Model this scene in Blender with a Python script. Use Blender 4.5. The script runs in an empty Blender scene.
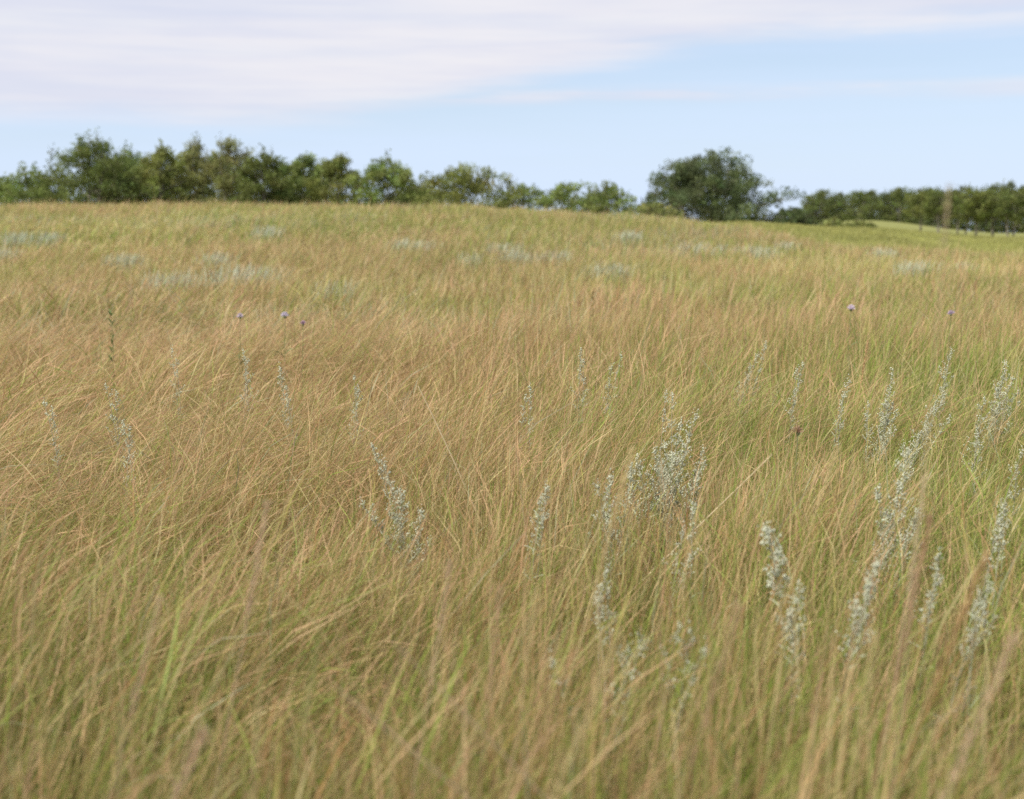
import bpy, math, random
import numpy as np
from mathutils import Vector

SC = bpy.context.scene
COL = SC.collection
R = math.radians
rng = np.random.default_rng(11)
random.seed(5)

# ------------------------------------------------------------------ camera numbers
FPX, CAMZ, HOR = 1300.0, 1.25, 232.0
PITCH = math.atan((399.5 - HOR) / FPX)

def ray(px, py):
    cx, cy = (px - 512) / FPX, (399.5 - py) / FPX
    cp, sp = math.cos(PITCH), math.sin(PITCH)
    return cx, cp + cy * sp, -sp + cy * cp

def at(px, py, Y):
    """world point seen at a photo position, at distance Y"""
    dx, dy, dz = ray(px, py)
    k = Y / dy
    return np.array([dx * k, Y, CAMZ + dz * k])

# ------------------------------------------------------------------ noise and terrain
_perm = np.random.default_rng(3).random((256, 256))

def noise(x, y, s, seed=0):
    x = np.asarray(x, float) / s + 37.3 * seed; y = np.asarray(y, float) / s + 17.9 * seed
    xi = np.floor(x).astype(int); yi = np.floor(y).astype(int)
    fx = x - xi; fy = y - yi
    fx = fx * fx * (3 - 2 * fx); fy = fy * fy * (3 - 2 * fy)
    g = lambda i, j: _perm[i & 255, j & 255]
    return (g(xi, yi) * (1 - fx) + g(xi + 1, yi) * fx) * (1 - fy) + (g(xi, yi + 1) * (1 - fx) + g(xi + 1, yi + 1) * fx) * fy

def fbm(x, y, s, seed=0):
    return (noise(x, y, s, seed) + .5 * noise(x, y, s / 2.1, seed + 5) + .25 * noise(x, y, s / 4.3, seed + 9)) / 1.75

TY = np.array([-50., 0, 12, 20, 30, 45, 60, 80, 110, 150, 250, 400, 3000])
TU = np.array([-500., 0, 430, 600, 740, 860, 1000, 1500])
TZ = np.array([
    [0, 0, 0, .12, .52, 1.40, 2.10, 2.02, 1.2, .4, 0, -1, -12],
    [0, 0, 0, .12, .52, 1.40, 2.10, 2.02, 1.2, .4, 0, -1, -12],
    [0, 0, 0, .12, .52, 1.32, 2.06, 1.97, 1.3, .6, .2, -1, -12],
    [0, 0, 0, .10, .42, 1.05, 1.60, 1.58, 1.3, 1.0, .6, -1, -12],
    [0, 0, 0, .06, .30, .85, 1.20, 1.68, 1.9, 1.9, 1.6, 0, -12],
    [0, 0, 0, .04, .22, .50, .55, 1.00, 1.39, 1.6, 3.35, 1, -12],
    [0, 0, 0, .02, .12, .28, -.10, .02, .40, .60, 1.0, .8, -12],
    [0, 0, 0, .02, .12, .28, -.10, .02, .40, .60, 1.0, .8, -12]])

def hermite_rows(y):
    y = np.clip(y, TY[0], TY[-1] - 1e-6)
    k = np.clip(np.searchsorted(TY, y, side='right') - 1, 0, len(TY) - 2)
    h = TY[k + 1] - TY[k]; t = (y - TY[k]) / h
    d = np.diff(TZ, axis=1) / np.diff(TY)
    m = np.zeros_like(TZ)
    m[:, 1:-1] = np.where(d[:, :-1] * d[:, 1:] > 0, 2 * d[:, :-1] * d[:, 1:] / (d[:, :-1] + d[:, 1:] + 1e-12), 0)
    a, b = TZ[:, k], TZ[:, k + 1]
    ma, mb = m[:, k] * h, m[:, k + 1] * h
    return (2 * t**3 - 3 * t**2 + 1) * a + (t**3 - 2 * t**2 + t) * ma + (-2 * t**3 + 3 * t**2) * b + (t**3 - t**2) * mb

def ground(x, y):
    x = np.atleast_1d(np.asarray(x, float)); y = np.atleast_1d(np.asarray(y, float))
    x, y = np.broadcast_arrays(x, y)
    sh = x.shape; x = x.ravel(); y = y.ravel()
    rows = hermite_rows(y)
    u = np.clip(512 + FPX * x / np.maximum(y, 14), TU[0], TU[-1] - 1e-6)
    k = np.clip(np.searchsorted(TU, u, side='right') - 1, 0, len(TU) - 2)
    t = (u - TU[k]) / (TU[k + 1] - TU[k]); t = t * t * (3 - 2 * t)
    i = np.arange(len(x))
    z = rows[k, i] * (1 - t) + rows[k + 1, i] * t
    amp = np.clip((y - 7) / 20, 0, 1) * np.clip((400 - y) / 200, 0, 1)
    z = z + amp * .34 * (fbm(x, y, 9, 2) - .5) + .05 * (noise(x, y, 1.7, 4) - .5) * np.clip((60 - y) / 20, 0, 1)
    return z.reshape(sh)

def gz(x, y): return float(ground(x, y)[0])

# ------------------------------------------------------------------ materials
def mat(name):
    m = bpy.data.materials.new(name); m.use_nodes = True
    m.node_tree.nodes.clear()
    return m, m.node_tree.nodes, m.node_tree.links

def plant_material(name, translucent=.35, rough=.6, gloss=.25, attr=True, color=(.3, .3, .1), var=.12, vscale=20.):
    m, N, L = mat(name)
    out = N.new('ShaderNodeOutputMaterial'); p = N.new('ShaderNodeBsdfPrincipled'); t = N.new('ShaderNodeBsdfTranslucent')
    mix = N.new('ShaderNodeMixShader'); mix.inputs[0].default_value = translucent
    if attr:
        c = N.new('ShaderNodeAttribute'); c.attribute_name = 'tint'; src = c.outputs['Color']
    else:
        c = N.new('ShaderNodeRGB'); c.outputs[0].default_value = (*color, 1); src = c.outputs[0]
    nz = N.new('ShaderNodeTexNoise'); nz.inputs['Scale'].default_value = vscale
    g = N.new('ShaderNodeNewGeometry'); L.new(g.outputs['Position'], nz.inputs['Vector'])
    mr = N.new('ShaderNodeMapRange'); mr.inputs['To Min'].default_value = 1 - var * 2; mr.inputs['To Max'].default_value = 1 + var * 2
    L.new(nz.outputs['Fac'], mr.inputs['Value'])
    mul = N.new('ShaderNodeVectorMath'); mul.operation = 'SCALE'
    L.new(src, mul.inputs[0]); L.new(mr.outputs[0], mul.inputs['Scale'])
    L.new(mul.outputs[0], p.inputs['Base Color']); L.new(mul.outputs[0], t.inputs['Color'])
    p.inputs['Roughness'].default_value = rough; p.inputs['Specular IOR Level'].default_value = gloss
    L.new(p.outputs[0], mix.inputs[1]); L.new(t.outputs[0], mix.inputs[2]); L.new(mix.outputs[0], out.inputs[0])
    return m

def ground_material():
    m, N, L = mat('thatch_and_soil')
    out = N.new('ShaderNodeOutputMaterial'); p = N.new('ShaderNodeBsdfPrincipled')
    g = N.new('ShaderNodeNewGeometry')
    n1 = N.new('ShaderNodeTexNoise'); n1.inputs['Scale'].default_value = .22; n1.inputs['Detail'].default_value = 8
    n2 = N.new('ShaderNodeTexNoise'); n2.inputs['Scale'].default_value = 9; n2.inputs['Detail'].default_value = 6
    L.new(g.outputs['Position'], n1.inputs['Vector']); L.new(g.outputs['Position'], n2.inputs['Vector'])
    r1 = N.new('ShaderNodeValToRGB'); e = r1.color_ramp.elements
    e[0].position = .35; e[0].color = (.13, .115, .045, 1); e[1].position = .65; e[1].color = (.20, .155, .07, 1)
    L.new(n1.outputs['Fac'], r1.inputs[0])
    mr = N.new('ShaderNodeMapRange'); mr.inputs['To Min'].default_value = .45; mr.inputs['To Max'].default_value = 1.45
    L.new(n2.outputs['Fac'], mr.inputs['Value'])
    v = N.new('ShaderNodeVectorMath'); v.operation = 'SCALE'; L.new(r1.outputs[0], v.inputs[0]); L.new(mr.outputs[0], v.inputs['Scale'])
    # greener sward far away to the right
    att = N.new('ShaderNodeAttribute'); att.attribute_name = 'sward'
    mx = N.new('ShaderNodeMix'); mx.data_type = 'RGBA'; L.new(att.outputs['Fac'], mx.inputs[0]); L.new(v.outputs[0], mx.inputs[6])
    sw = N.new('ShaderNodeVectorMath'); sw.operation = 'SCALE'; sw.inputs[0].default_value = (.27, .27, .085)
    mr2 = N.new('ShaderNodeMapRange'); mr2.inputs['To Min'].default_value = .6; mr2.inputs['To Max'].default_value = 1.4
    L.new(n1.outputs['Fac'], mr2.inputs['Value']); L.new(mr2.outputs[0], sw.inputs['Scale']); L.new(sw.outputs[0], mx.inputs[7])
    L.new(mx.outputs[2], p.inputs['Base Color']); p.inputs['Roughness'].default_value = .95; p.inputs['Specular IOR Level'].default_value = .1
    L.new(p.outputs[0], out.inputs[0])
    return m

def bark_material(name, c1, c2):
    m, N, L = mat(name)
    out = N.new('ShaderNodeOutputMaterial'); p = N.new('ShaderNodeBsdfPrincipled')
    tc = N.new('ShaderNodeTexCoord'); mp = N.new('ShaderNodeMapping'); mp.inputs['Scale'].default_value = (6, 6, 1.5)
    n = N.new('ShaderNodeTexNoise'); n.inputs['Scale'].default_value = 2.5; n.inputs['Detail'].default_value = 6
    L.new(tc.outputs['Object'], mp.inputs[0]); L.new(mp.outputs[0], n.inputs['Vector'])
    r = N.new('ShaderNodeValToRGB'); r.color_ramp.elements[0].color = (*c1, 1); r.color_ramp.elements[1].color = (*c2, 1)
    r.color_ramp.elements[0].position = .35; r.color_ramp.elements[1].position = .65
    L.new(n.outputs['Fac'], r.inputs[0]); L.new(r.outputs[0], p.inputs['Base Color']); p.inputs['Roughness'].default_value = .9
    L.new(p.outputs[0], out.inputs[0])
    return m

M_GRASS = plant_material('grass_blades', .30, .55, .3)
M_LEAF = plant_material('tree_leaves', .38, .6, .2, vscale=.9, var=.18)
M_SAGE = plant_material('sage_felt', .18, .85, .1)
M_STALK = plant_material('dry_stalk', .2, .6, .25)
M_PETAL = plant_material('petals', .3, .7, .1)
M_BARK = bark_material('grey_bark', (.16, .14, .10), (.34, .30, .24))
M_GROUND = ground_material()

# ------------------------------------------------------------------ mesh helpers
def mesh_np(name, V, F, material, tint=None, parent=None, smooth=False):
    """V (n,3), F list of arrays of faces (m,3) or (m,4)"""
    me = bpy.data.meshes.new(name)
    V = np.asarray(V, np.float32)
    Fs = [np.asarray(f, np.int32) for f in F if len(f)]
    me.vertices.add(len(V)); me.vertices.foreach_set('co', V.ravel())
    loops = np.concatenate([f.ravel() for f in Fs])
    tot = np.concatenate([np.full(len(f), f.shape[1], np.int32) for f in Fs])
    me.loops.add(len(loops)); me.loops.foreach_set('vertex_index', loops)
    me.polygons.add(len(tot)); me.polygons.foreach_set('loop_start', np.concatenate([[0], np.cumsum(tot)[:-1]]).astype(np.int32))
    if smooth: me.polygons.foreach_set('use_smooth', np.ones(len(tot), bool))
    me.update(calc_edges=True)
    if tint is not None:
        a = me.attributes.new('tint', 'FLOAT_COLOR', 'POINT')
        c = np.ones((len(V), 4), np.float32); c[:, :3] = np.broadcast_to(tint, (len(V), 3)); a.data.foreach_set('color', c.ravel())
    me.materials.append(material)
    o = bpy.data.objects.new(name, me); COL.objects.link(o)
    if parent is not None: o.parent = parent
    return o

def tag(o, label=None, cat=None, group=None, kind=None):
    if label: o['label'] = label
    if cat: o['category'] = cat
    if group: o['group'] = group
    if kind: o['kind'] = kind
    return o

def empty(name, loc, label, cat, group=None):
    o = bpy.data.objects.new(name, None); COL.objects.link(o); o.location = [float(v) for v in loc]
    o.empty_display_size = .1
    return tag(o, label, cat, group)

def tube(pts, rad, sides=6):
    pts = np.asarray(pts, float); rad = np.broadcast_to(np.asarray(rad, float), (len(pts),))
    T = np.gradient(pts, axis=0); T /= np.linalg.norm(T, axis=1)[:, None] + 1e-9
    ref = np.array([0.31, .93, .17]) if abs(T[0][1]) < .8 else np.array([1., .1, .1])
    A = np.cross(T, ref); A /= np.linalg.norm(A, axis=1)[:, None] + 1e-9
    B = np.cross(T, A)
    an = np.linspace(0, 2 * math.pi, sides, endpoint=False)
    V = pts[:, None] + rad[:, None, None] * (A[:, None] * np.cos(an)[None, :, None] + B[:, None] * np.sin(an)[None, :, None])
    n = len(pts); i = np.arange(n - 1)[:, None] * sides; j = np.arange(sides)[None]; j2 = (j + 1) % sides
    F = np.stack([i + j, i + j2, i + sides + j2, i + sides + j], -1).reshape(-1, 4)
    return V.reshape(-1, 3), F

class Bag:
    def __init__(s): s.V = []; s.F = {3: [], 4: []}; s.C = []; s.n = 0
    def add(s, V, F, c):
        F = np.asarray(F); s.V.append(V); s.F[F.shape[1]].append(F + s.n); s.C.append(np.broadcast_to(c, (len(V), 3))); s.n += len(V)
    def build(s, name, material, parent=None, smooth=False):
        F = [np.concatenate(s.F[k]) for k in (3, 4) if s.F[k]]
        return mesh_np(name, np.concatenate(s.V), F, material, np.concatenate(s.C), parent, smooth)

def ribbons(base, L, azim, th0, th1, width, prof, cb, ct, r, flutter=.0):
    """many curved strips at once; prof gives the relative width of each ring"""
    n = len(base); k = len(prof)
    s = np.linspace(0, 1, k)
    ang = th0[:, None] + th1[:, None] * ((s[:-1] + s[1:]) / 2)[None] ** 1.3
    az = azim[:, None] + flutter * (s[:-1])[None] * r.normal(size=(n, 1))
    step = (L / (k - 1))[:, None]
    d = np.stack([np.sin(ang) * np.cos(az) * step, np.sin(ang) * np.sin(az) * step, np.cos(ang) * step], -1)
    P = np.concatenate([np.zeros((n, 1, 3)), np.cumsum(d, 1)], 1) + base[:, None]
    T = np.concatenate([d, d[:, -1:]], 1)
    rv = r.normal(size=(n, 1, 3)); rv[..., 2] *= .5
    W = np.cross(T, rv); W /= np.linalg.norm(W, axis=2)[..., None] + 1e-9
    W = W * (width[:, None] * np.asarray(prof)[None] * .5)[..., None]
    V = np.stack([P - W, P + W], 2).reshape(-1, 3)
    b = (np.arange(n) * 2 * k)[:, None] + (np.arange(k - 1) * 2)[None]
    F = np.stack([b, b + 1, b + 3, b + 2], -1).reshape(-1, 4)
    t = (s ** .8)[None, :, None]
    C = (cb[:, None] * (1 - t) + ct[:, None] * t)
    C = np.repeat(C[:, :, None], 2, 2).reshape(-1, 3)
    return V, F, C

# ------------------------------------------------------------------ the ground sheet
ys = np.concatenate([np.linspace(-40, 0, 9), np.linspace(.6, 20, 45), np.linspace(20.8, 80, 85), np.geomspace(81.5, 420, 70), np.geomspace(440, 3000, 14)])
ss = np.linspace(-1, 1, 171)
Yg, Sg = np.meshgrid(ys, ss, indexing='ij')
Xg = np.sign(Sg) * (np.abs(Sg) ** 1.25) * (14 + np.abs(Yg) * 1.05)
Zg = ground(Xg, Yg)
nr, nc = Xg.shape
idx = (np.arange(nr - 1)[:, None] * nc + np.arange(nc - 1)[None])
Fg = np.stack([idx, idx + 1, idx + nc + 1, idx + nc], -1).reshape(-1, 4)
Fg = Fg[:, ::-1]
gr = mesh_np('ground', np.stack([Xg, Yg, Zg], -1).reshape(-1, 3), [Fg[:, ::-1]], M_GROUND, None, None, True)
def sward(x, y):
    u = 512 + FPX * x / np.maximum(y, 5)
    return np.clip((y - 58 + 20 * np.clip((u - 690) / 120, 0, 1) - 10 * (noise(x, y, 12, 3) - .5)) / 12, 0, 1) * np.clip((u - 620) / 90, 0, 1)
a = gr.data.attributes.new('sward', 'FLOAT', 'POINT'); a.data.foreach_set('value', sward(Xg, Yg).ravel().astype(np.float32))
tag(gr, kind='structure')

# ------------------------------------------------------------------ grass
STRAW = np.array([.66, .53, .265]); GOLD = np.array([.53, .43, .15]); PINK = np.array([.70, .44, .25])
RUST = np.array([.46, .235, .11]); GREEN = np.array([.18, .275, .042]); LIME = np.array([.34, .425, .08]); GREY = np.array([.44, .46, .31])
SAGES = []
PAL = np.stack([STRAW, GOLD, PINK, RUST, GREEN, LIME, GREY])

def pick(w, r):
    w = np.maximum(w, 1e-4); w = w / w.sum(1, keepdims=True)
    return np.minimum((np.cumsum(w, 1) < r.random((len(w), 1))).sum(1), w.shape[1] - 1)

def scatter(y0, y1, dens, tuft, sig, r, spread=.47, side=1.4, test=None):
    area_x = spread * y1 + side
    n = int(2 * area_x * (y1 - y0) * dens / tuft)
    cx = r.uniform(-area_x, area_x, n); cy = r.uniform(y0, y1, n)
    keep = np.abs(cx) < spread * cy + side
    keep &= np.hypot(cx, cy) > .75
    if test is not None: keep &= test(cx, cy)
    cx, cy = cx[keep], cy[keep]
    tid = np.repeat(np.arange(len(cx)), tuft)
    x = cx[tid] + r.normal(size=len(tid)) * sig; y = cy[tid] + r.normal(size=len(tid)) * sig
    return x, y, tid

def grass_band(bag, y0, y1, dens, wid, rings, r, tuft=12, sig=.035, hscale=1., culm=.28, test=None, spread=.47, side=1.4):
    x, y, tid = scatter(y0, y1, dens, tuft, sig, r, spread, side, test)
    n = len(x); nt = tid.max() + 1
    z = ground(x, y) - .01
    u = 512 + FPX * x / np.maximum(y, 1.0)                      # bearing from the path
    # slow fields over the meadow
    f_h = fbm(x, y, 1.6, 1); f_p = fbm(x, y * .6, 2.6, 7); f_g = fbm(x, y * .7, 2.0, 12); f_w = fbm(x, y, 2.4, 15); f_s = fbm(x, y * .5, 5.5, 21)
    far = np.clip((y - 9) / 14, 0, 1)
    is_culm = r.random(n) < culm
    f_t = noise(x, y, .55, 51)
    hh = (.54 + .48 * f_h + .46 * f_t) * hscale * (1 - .62 * sward(x, y))
    tl = r.normal(1, .12, nt)[tid]
    L = np.where(is_culm, r.uniform(.40, .60, n), r.uniform(.24, .48, n)) * hh * tl
    if y0 < 14:
        part = np.ones(n)
        for sx, sy, sr in SAGES:
            part = np.minimum(part, 1 - .34 * np.exp(-(((x - sx) / sr) ** 2 + ((y - sy + .16) / .3) ** 2)))
        hol = np.exp(-(((x + .50) / .26) ** 2 + ((y - 2.75) / .34) ** 2)) + .8 * np.exp(-(((x + .95) / .4) ** 2 + ((y - 3.9) / .3) ** 2))
        L = L * part * (1 - .45 * np.clip(hol, 0, 1)); wind0 = .6 * np.clip(hol, 0, 1)
    else: wind0 = 0
    left = np.clip((620 - u) / 420, 0, 1)
    wind = np.clip(.20 + .62 * left + 1.3 * (f_w - .5), .05, 1.15) * (1 - .35 * far)
    wind = wind + wind0
    wind *= np.clip((y - 1.2) / 2.6, .15, 1)
    th0 = r.normal(.14, .22, n) + .36 * wind
    th1 = (r.normal(.35, .42, n) + .85 * wind) * np.where(is_culm, .85, 1.15)
    th1 = np.clip(th1, -.2, 1.75)
    az = r.normal(.05, .62, n) + r.normal(0, .42, nt)[tid] + 2.0 * (noise(x, y, .9, 30) - .5) + 1.2 * (noise(x, y, .35, 33) - .5)
    wild = r.random(n) < .24
    az = np.where(wild, r.uniform(-math.pi, math.pi, n), az)
    # colours
    right = np.clip((u - 480) / 400, 0, 1); near = np.clip((4.4 - y) / 2.2, 0, 1)
    f_big = fbm(x, y * .55, 7.5, 40); f_lane = noise(x, y * .35, 4.0, 44)
    bias = .13 * np.exp(-((y - 12) / 7) ** 2) * np.clip((820 - u) / 200, 0, 1)
    pinkf = np.clip((f_p * .5 + f_big * .5 + bias - .45) * 14, 0, 1); grf = np.clip((f_g * .6 + (1 - f_big) * .4 - bias * .9 + .05 * right * (y < 9) - .47) * 14, 0, 1)
    mid = np.exp(-((y - 13) / 8) ** 2)
    ft = f_s
    w = np.stack([
        1.2 + .8 * far + 0 * x,
        .7 + .9 * far * (1 - pinkf),
        .25 + 2.6 * pinkf * (.5 + .7 * mid) + .7 * near,
        .25 + .35 * pinkf + .35 * near,
        .60 + 2.4 * grf + 2.8 * near + 1.0 * right * (1 - far) - .35 * far - .3 * pinkf,
        .90 + 1.5 * grf + 1.8 * near + 1.2 * right * (1 - far) + .45 * far,
        .10 + 1.4 * np.clip((ft - .60) * 6, 0, 1) * far], 1)
    wc = w.copy(); wc[:, 4] *= .15; wc[:, 5] *= .5
    ct = PAL[pick(np.where(is_culm[:, None], wc, w), r)]
    wb = w.copy(); wb[:, 4] += 2.6; wb[:, 5] += 1.8; wb[:, 2] *= .3
    cb = PAL[pick(wb, r)] * .9
    sw = sward(x, y)[:, None]
    swc = np.array([.34, .34, .10]) * (.75 + .5 * f_g[:, None])
    ct = ct * (1 - sw * .85) + swc * sw * .85; cb = cb * (1 - sw) + swc * sw
    br = r.normal(1, .15, (n, 1)).clip(.6, 1.5) * (.86 + .28 * f_lane[:, None])
    ct = ct * br; cb = cb * br
    base = np.stack([x, y, z], -1)
    W = wid * r.uniform(.65, 1.35, n)
    if rings >= 7: pb, pc = [.9, 1, 1, .9, .75, .5, .08], [.5, .5, .5, .45, 1.1, 1.5, .2]
    elif rings >= 5: pb, pc = [.95, 1, .9, .6, .08], [.5, .45, .45, 1.1, .2]
    else: pb, pc = [1, .95, .7, .12], [.55, .55, 1.25, .3]
    for m_, pr in ((~is_culm, pb), (is_culm, pc)):
        V, F, C = ribbons(base[m_], L[m_], az[m_], th0[m_], th1[m_], W[m_], pr, cb[m_], ct[m_], r, .85)
        bag.add(V, F, C)

# ------------------------------------------------------------------ trees
def leaf_cloud(bag, P, size, col, r, squash=.6):
    n = len(P)
    a = r.normal(size=(n, 3)); a /= np.linalg.norm(a, axis=1)[:, None]
    c = r.normal(size=(n, 3)); c = np.cross(a, c); c /= np.linalg.norm(c, axis=1)[:, None] + 1e-9
    s = size * r.uniform(.6, 1.35, n)[:, None]
    V = np.stack([P - a * s * .5, P + c * s * .5 * squash, P + a * s * .5, P - c * s * .5 * squash], 1).reshape(-1, 3)
    F = np.arange(4 * n).reshape(n, 4)
    bag.add(V, F, np.repeat(col, 4, 0))

def tree_meshes(seed, W, H, style, leaf, n_leaves, col, bark=M_BARK, parent=None, bare=.0, stems=3, nbr=34, dense=1., clear=0., colvar=.14, shoots=10):
    r = np.random.default_rng(seed)
    tb = Bag(); cb = Bag()
    ends = []; wts = []
    ph = r.uniform(0, 6.28, 4)
    def env(h, az):
        lobes = 1 + .16 * math.sin(2 * az + ph[0] + 3 * h) + .12 * math.sin(3 * az + ph[1] - 5 * h) + .08 * math.sin(5 * az + ph[2] + 9 * h)
        if style == 'spire': s = (1 - h) ** .55 * (.75 + .25 * min(1, h * 6))
        elif style == 'dome': s = math.sqrt(max(0, 1 - h ** 2.3))
        elif style == 'umbrella': s = math.sqrt(max(0, 1 - ((h - .62) / .42) ** 2)) if h > .2 else .0
        elif style == 'upright': s = (1 - h ** 3.6) * (.85 + .15 * min(1, h * 3)) * 1.05
        else: s = math.sqrt(max(0, 1 - ((h - .36) / .65) ** 2)) * .98
        return W * .56 * s * lobes
    for k in range(stems):
        az = r.uniform(0, 6.28); off = W * (.03 + .16 * (k > 0)) * r.uniform(.4, 1)
        bx, by = off * math.cos(az), off * math.sin(az)
        top = H * r.uniform(.74, .93)
        pts = []
        for t in np.linspace(0, 1, 8):
            pts.append([bx * (1 + .9 * t) + .04 * H * math.sin(3 * t + ph[3] + k) * t, by * (1 + .9 * t) + .04 * H * math.cos(2.5 * t + k) * t, -.35 + t * (top + .35)])
        pts = np.array(pts); r0 = H * .021 / math.sqrt(stems) * 1.5
        V, F = tube(pts, np.linspace(r0, r0 * .18, 8), 7); tb.add(V, F, (.2, .17, .12))
        nb = int(nbr / stems) + 6
        for j in range(nb):
            t = clear + (1 - clear) * (j + r.random()) / nb
            t = min(.98, max(.06, t))
            p0 = np.array([np.interp(t, np.linspace(0, 1, 8), pts[:, c]) for c in range(3)])
            az2 = j * 2.4 + r.uniform(-.5, .5)
            h_end = min(.99, max(.06 + clear * .8, t * top / H + r.uniform(.0, .16)))
            rr = env(h_end, az2) * (r.uniform(.78, 1.08) if r.random() < .8 else r.uniform(.25, .8))
            p1 = np.array([rr * math.cos(az2), rr * math.sin(az2), h_end * H])
            mid = (p0 + p1) / 2 + np.array([0, 0, -.03 * H + .05 * H * r.random()]) + r.normal(size=3) * .02 * H
            q = np.array([(1 - s) ** 2 * p0 + 2 * s * (1 - s) * mid + s * s * p1 for s in np.linspace(0, 1, 6)])
            V, F = tube(q, np.linspace(r0 * .42 * (1.1 - t), .006 + leaf * .03, 6), 5); tb.add(V, F, (.2, .17, .12))
            for s in (.45, .62, .78, .9, 1.0):
                i = s * 5; a_ = q[int(min(5, math.floor(i)))]; b_ = q[int(min(5, math.ceil(i)))]
                c = a_ + (b_ - a_) * (i - math.floor(i)) + r.normal(size=3) * .035 * W
                c[2] = max(c[2], clear * H * .9 + .05)
                ends.append(c); wts.append(.6 + .6 * s)
    if clear == 0:
        for j in range(26):
            az = j * 2.4; h = r.uniform(.02, .2); rr = env(h + .1, az) * r.uniform(.2, .92)
            ends.append(np.array([rr * math.cos(az), rr * math.sin(az), h * H])); wts.append(1.0)
    for j in range(shoots):                                        # upright leading shoots that break the outline
        az = r.uniform(0, 6.28); hb = r.uniform(.55, .95); rr = env(hb, az) * r.uniform(.1, .85)
        p = np.array([rr * math.cos(az), rr * math.sin(az), hb * H]); ln = H * r.uniform(.08, .2) * (1.15 - .4 * rr / (W * .5))
        q = np.array([p, p + [.02 * ln, 0, ln * .5], p + [.05 * ln, .03 * ln, ln]])
        V, F = tube(q, [.02, .014, .006], 4); tb.add(V, F, (.2, .17, .12))
        for s in np.linspace(.1, 1, 5): ends.append(p + [.05 * ln * s, 0, ln * s]); wts.append(-.28 * (1.25 - s))
    ends = np.array(ends); wts = np.array(wts)
    small = wts < 0; aw = np.abs(wts)
    nl = np.maximum(3, (n_leaves * aw / aw.sum())).astype(int)
    who = np.repeat(np.arange(len(ends)), nl)
    sig = np.where(small, .028 * H, .052 * dense * (W + H) * .5)[who][:, None] * (1 + .0 * bare)
    g = np.clip(r.normal(size=(len(who), 3)), -1.7, 1.7); g[:, 2] *= .75
    P = ends[who] + g * sig
    P[:, 2] = np.maximum(P[:, 2], .04 + clear * H * .75 * r.random(len(P)))
    cc = np.asarray(col)[None] * (1 + colvar * r.normal(size=(len(ends), 1))) * (1 + .05 * r.normal(size=(len(ends), 3)))
    c = cc[who] * (1 + .22 * r.normal(size=(len(who), 1)))
    leaf_cloud(cb, P, leaf, np.clip(c, .01, .6), r)
    t_ = tb.build('trunk', bark, parent, True); c_ = cb.build('crown', M_LEAF, parent)
    return t_, c_

def put_tree(name, pl, pr, ptop, Y, style, col, label, cat='tree', group=None, seed=0, leaf=.17, n=9500, **kw):
    pc = (pl + pr) / 2
    W = (pr - pl) / FPX * Y * kw.pop('wide', 1.12); x = (pc - 512) / FPX * Y
    zb = gz(x, Y); H = (at(pc, ptop, Y)[2] - zb) * .955
    e = empty(name, (x, Y, zb), label, cat, group)
    tree_meshes(seed, W, H, style, leaf, n, col, parent=e, **kw)
    return e

ROW = 'trees and shrubs along the crest of the hill'
OLIVE = (.26, .285, .078); DARKG = (.17, .205, .056); MIDG = (.235, .29, .08); DULL = (.28, .285, .10); BLUEG = (.145, .18, .075); PALE = (.28, .30, .095)
put_tree('shrub', -22, 20, 178, 92, 'round', MIDG, 'low green shrub cut by the photo edge beside the rounded bush', 'shrub', ROW, 1, n=3500)
put_tree('tree', 2, 64, 166, 84, 'round', MIDG, 'rounded light green bush at the far left end of the crest row', 'tree', ROW, 2)
put_tree('tree', 52, 134, 134, 82, 'upright', DARKG, 'tallest dark pointed tree near the left end of the row', 'tree', ROW, 3, n=12750, shoots=16)
put_tree('tree', 106, 160, 147, 86, 'upright', MIDG, 'narrow dark tree just right of the tall pointed one', 'tree', ROW, 4, shoots=14)
put_tree('tree', 143, 190, 143, 85, 'upright', OLIVE, 'olive green upright tree between the narrow dark tree and the feathery ones', 'tree', ROW, 5, shoots=14)
put_tree('tree', 176, 220, 140, 88, 'upright', DULL, 'feathery olive-brown tree, first of the two thin-topped ones', 'tree', ROW, 6, n=7800, shoots=22)
put_tree('tree', 210, 258, 136, 86, 'upright', DULL, 'tall sparse-topped olive tree beside the dense dark round one', 'tree', ROW, 7, n=7800, shoots=24)
put_tree('tree', 243, 292, 148, 83, 'round', DARKG, 'dense dark round tree in the middle of the long row', 'tree', ROW, 8, n=11250)
put_tree('tree', 284, 328, 154, 86, 'round', MIDG, 'mid green tree right of the dense dark round tree', 'tree', ROW, 9)
put_tree('tree', 316, 364, 152, 84, 'upright', OLIVE, 'olive tree with ragged top ending the unbroken part of the row', 'tree', ROW, 10, shoots=14)
put_tree('tree', 358, 416, 155, 82, 'upright', MIDG, 'green tree with a pointed top after the first gap in the row', 'tree', ROW, 11, n=10500)
put_tree('shrub', 404, 442, 178, 88, 'round', DARKG, 'low dark shrub between the pointed green tree and the broad one', 'shrub', ROW, 12, n=3500)
put_tree('tree', 430, 506, 165, 82, 'round', OLIVE, 'broad rounded tree standing over the middle of the crest', 'tree', ROW, 13, n=11250)
put_tree('shrub', 498, 548, 184, 84, 'round', MIDG, 'small green shrub right beside the broad rounded tree', 'shrub', ROW, 14, n=4500)
put_tree('shrub', 534, 602, 184, 82, 'dome', MIDG, 'wide low green bush on the falling part of the crest', 'shrub', ROW, 15, n=6000)
put_tree('shrub', 580, 634, 184, 80, 'dome', MIDG, 'bushy green shrub with one twig sticking out to the right', 'shrub', ROW, 16, n=5000, shoots=14)
put_tree('shrub', 626, 676, 204, 76, 'dome', PALE, 'low yellow-green bush in front of the big domed tree', 'shrub', ROW, 17, n=3800)
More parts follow.
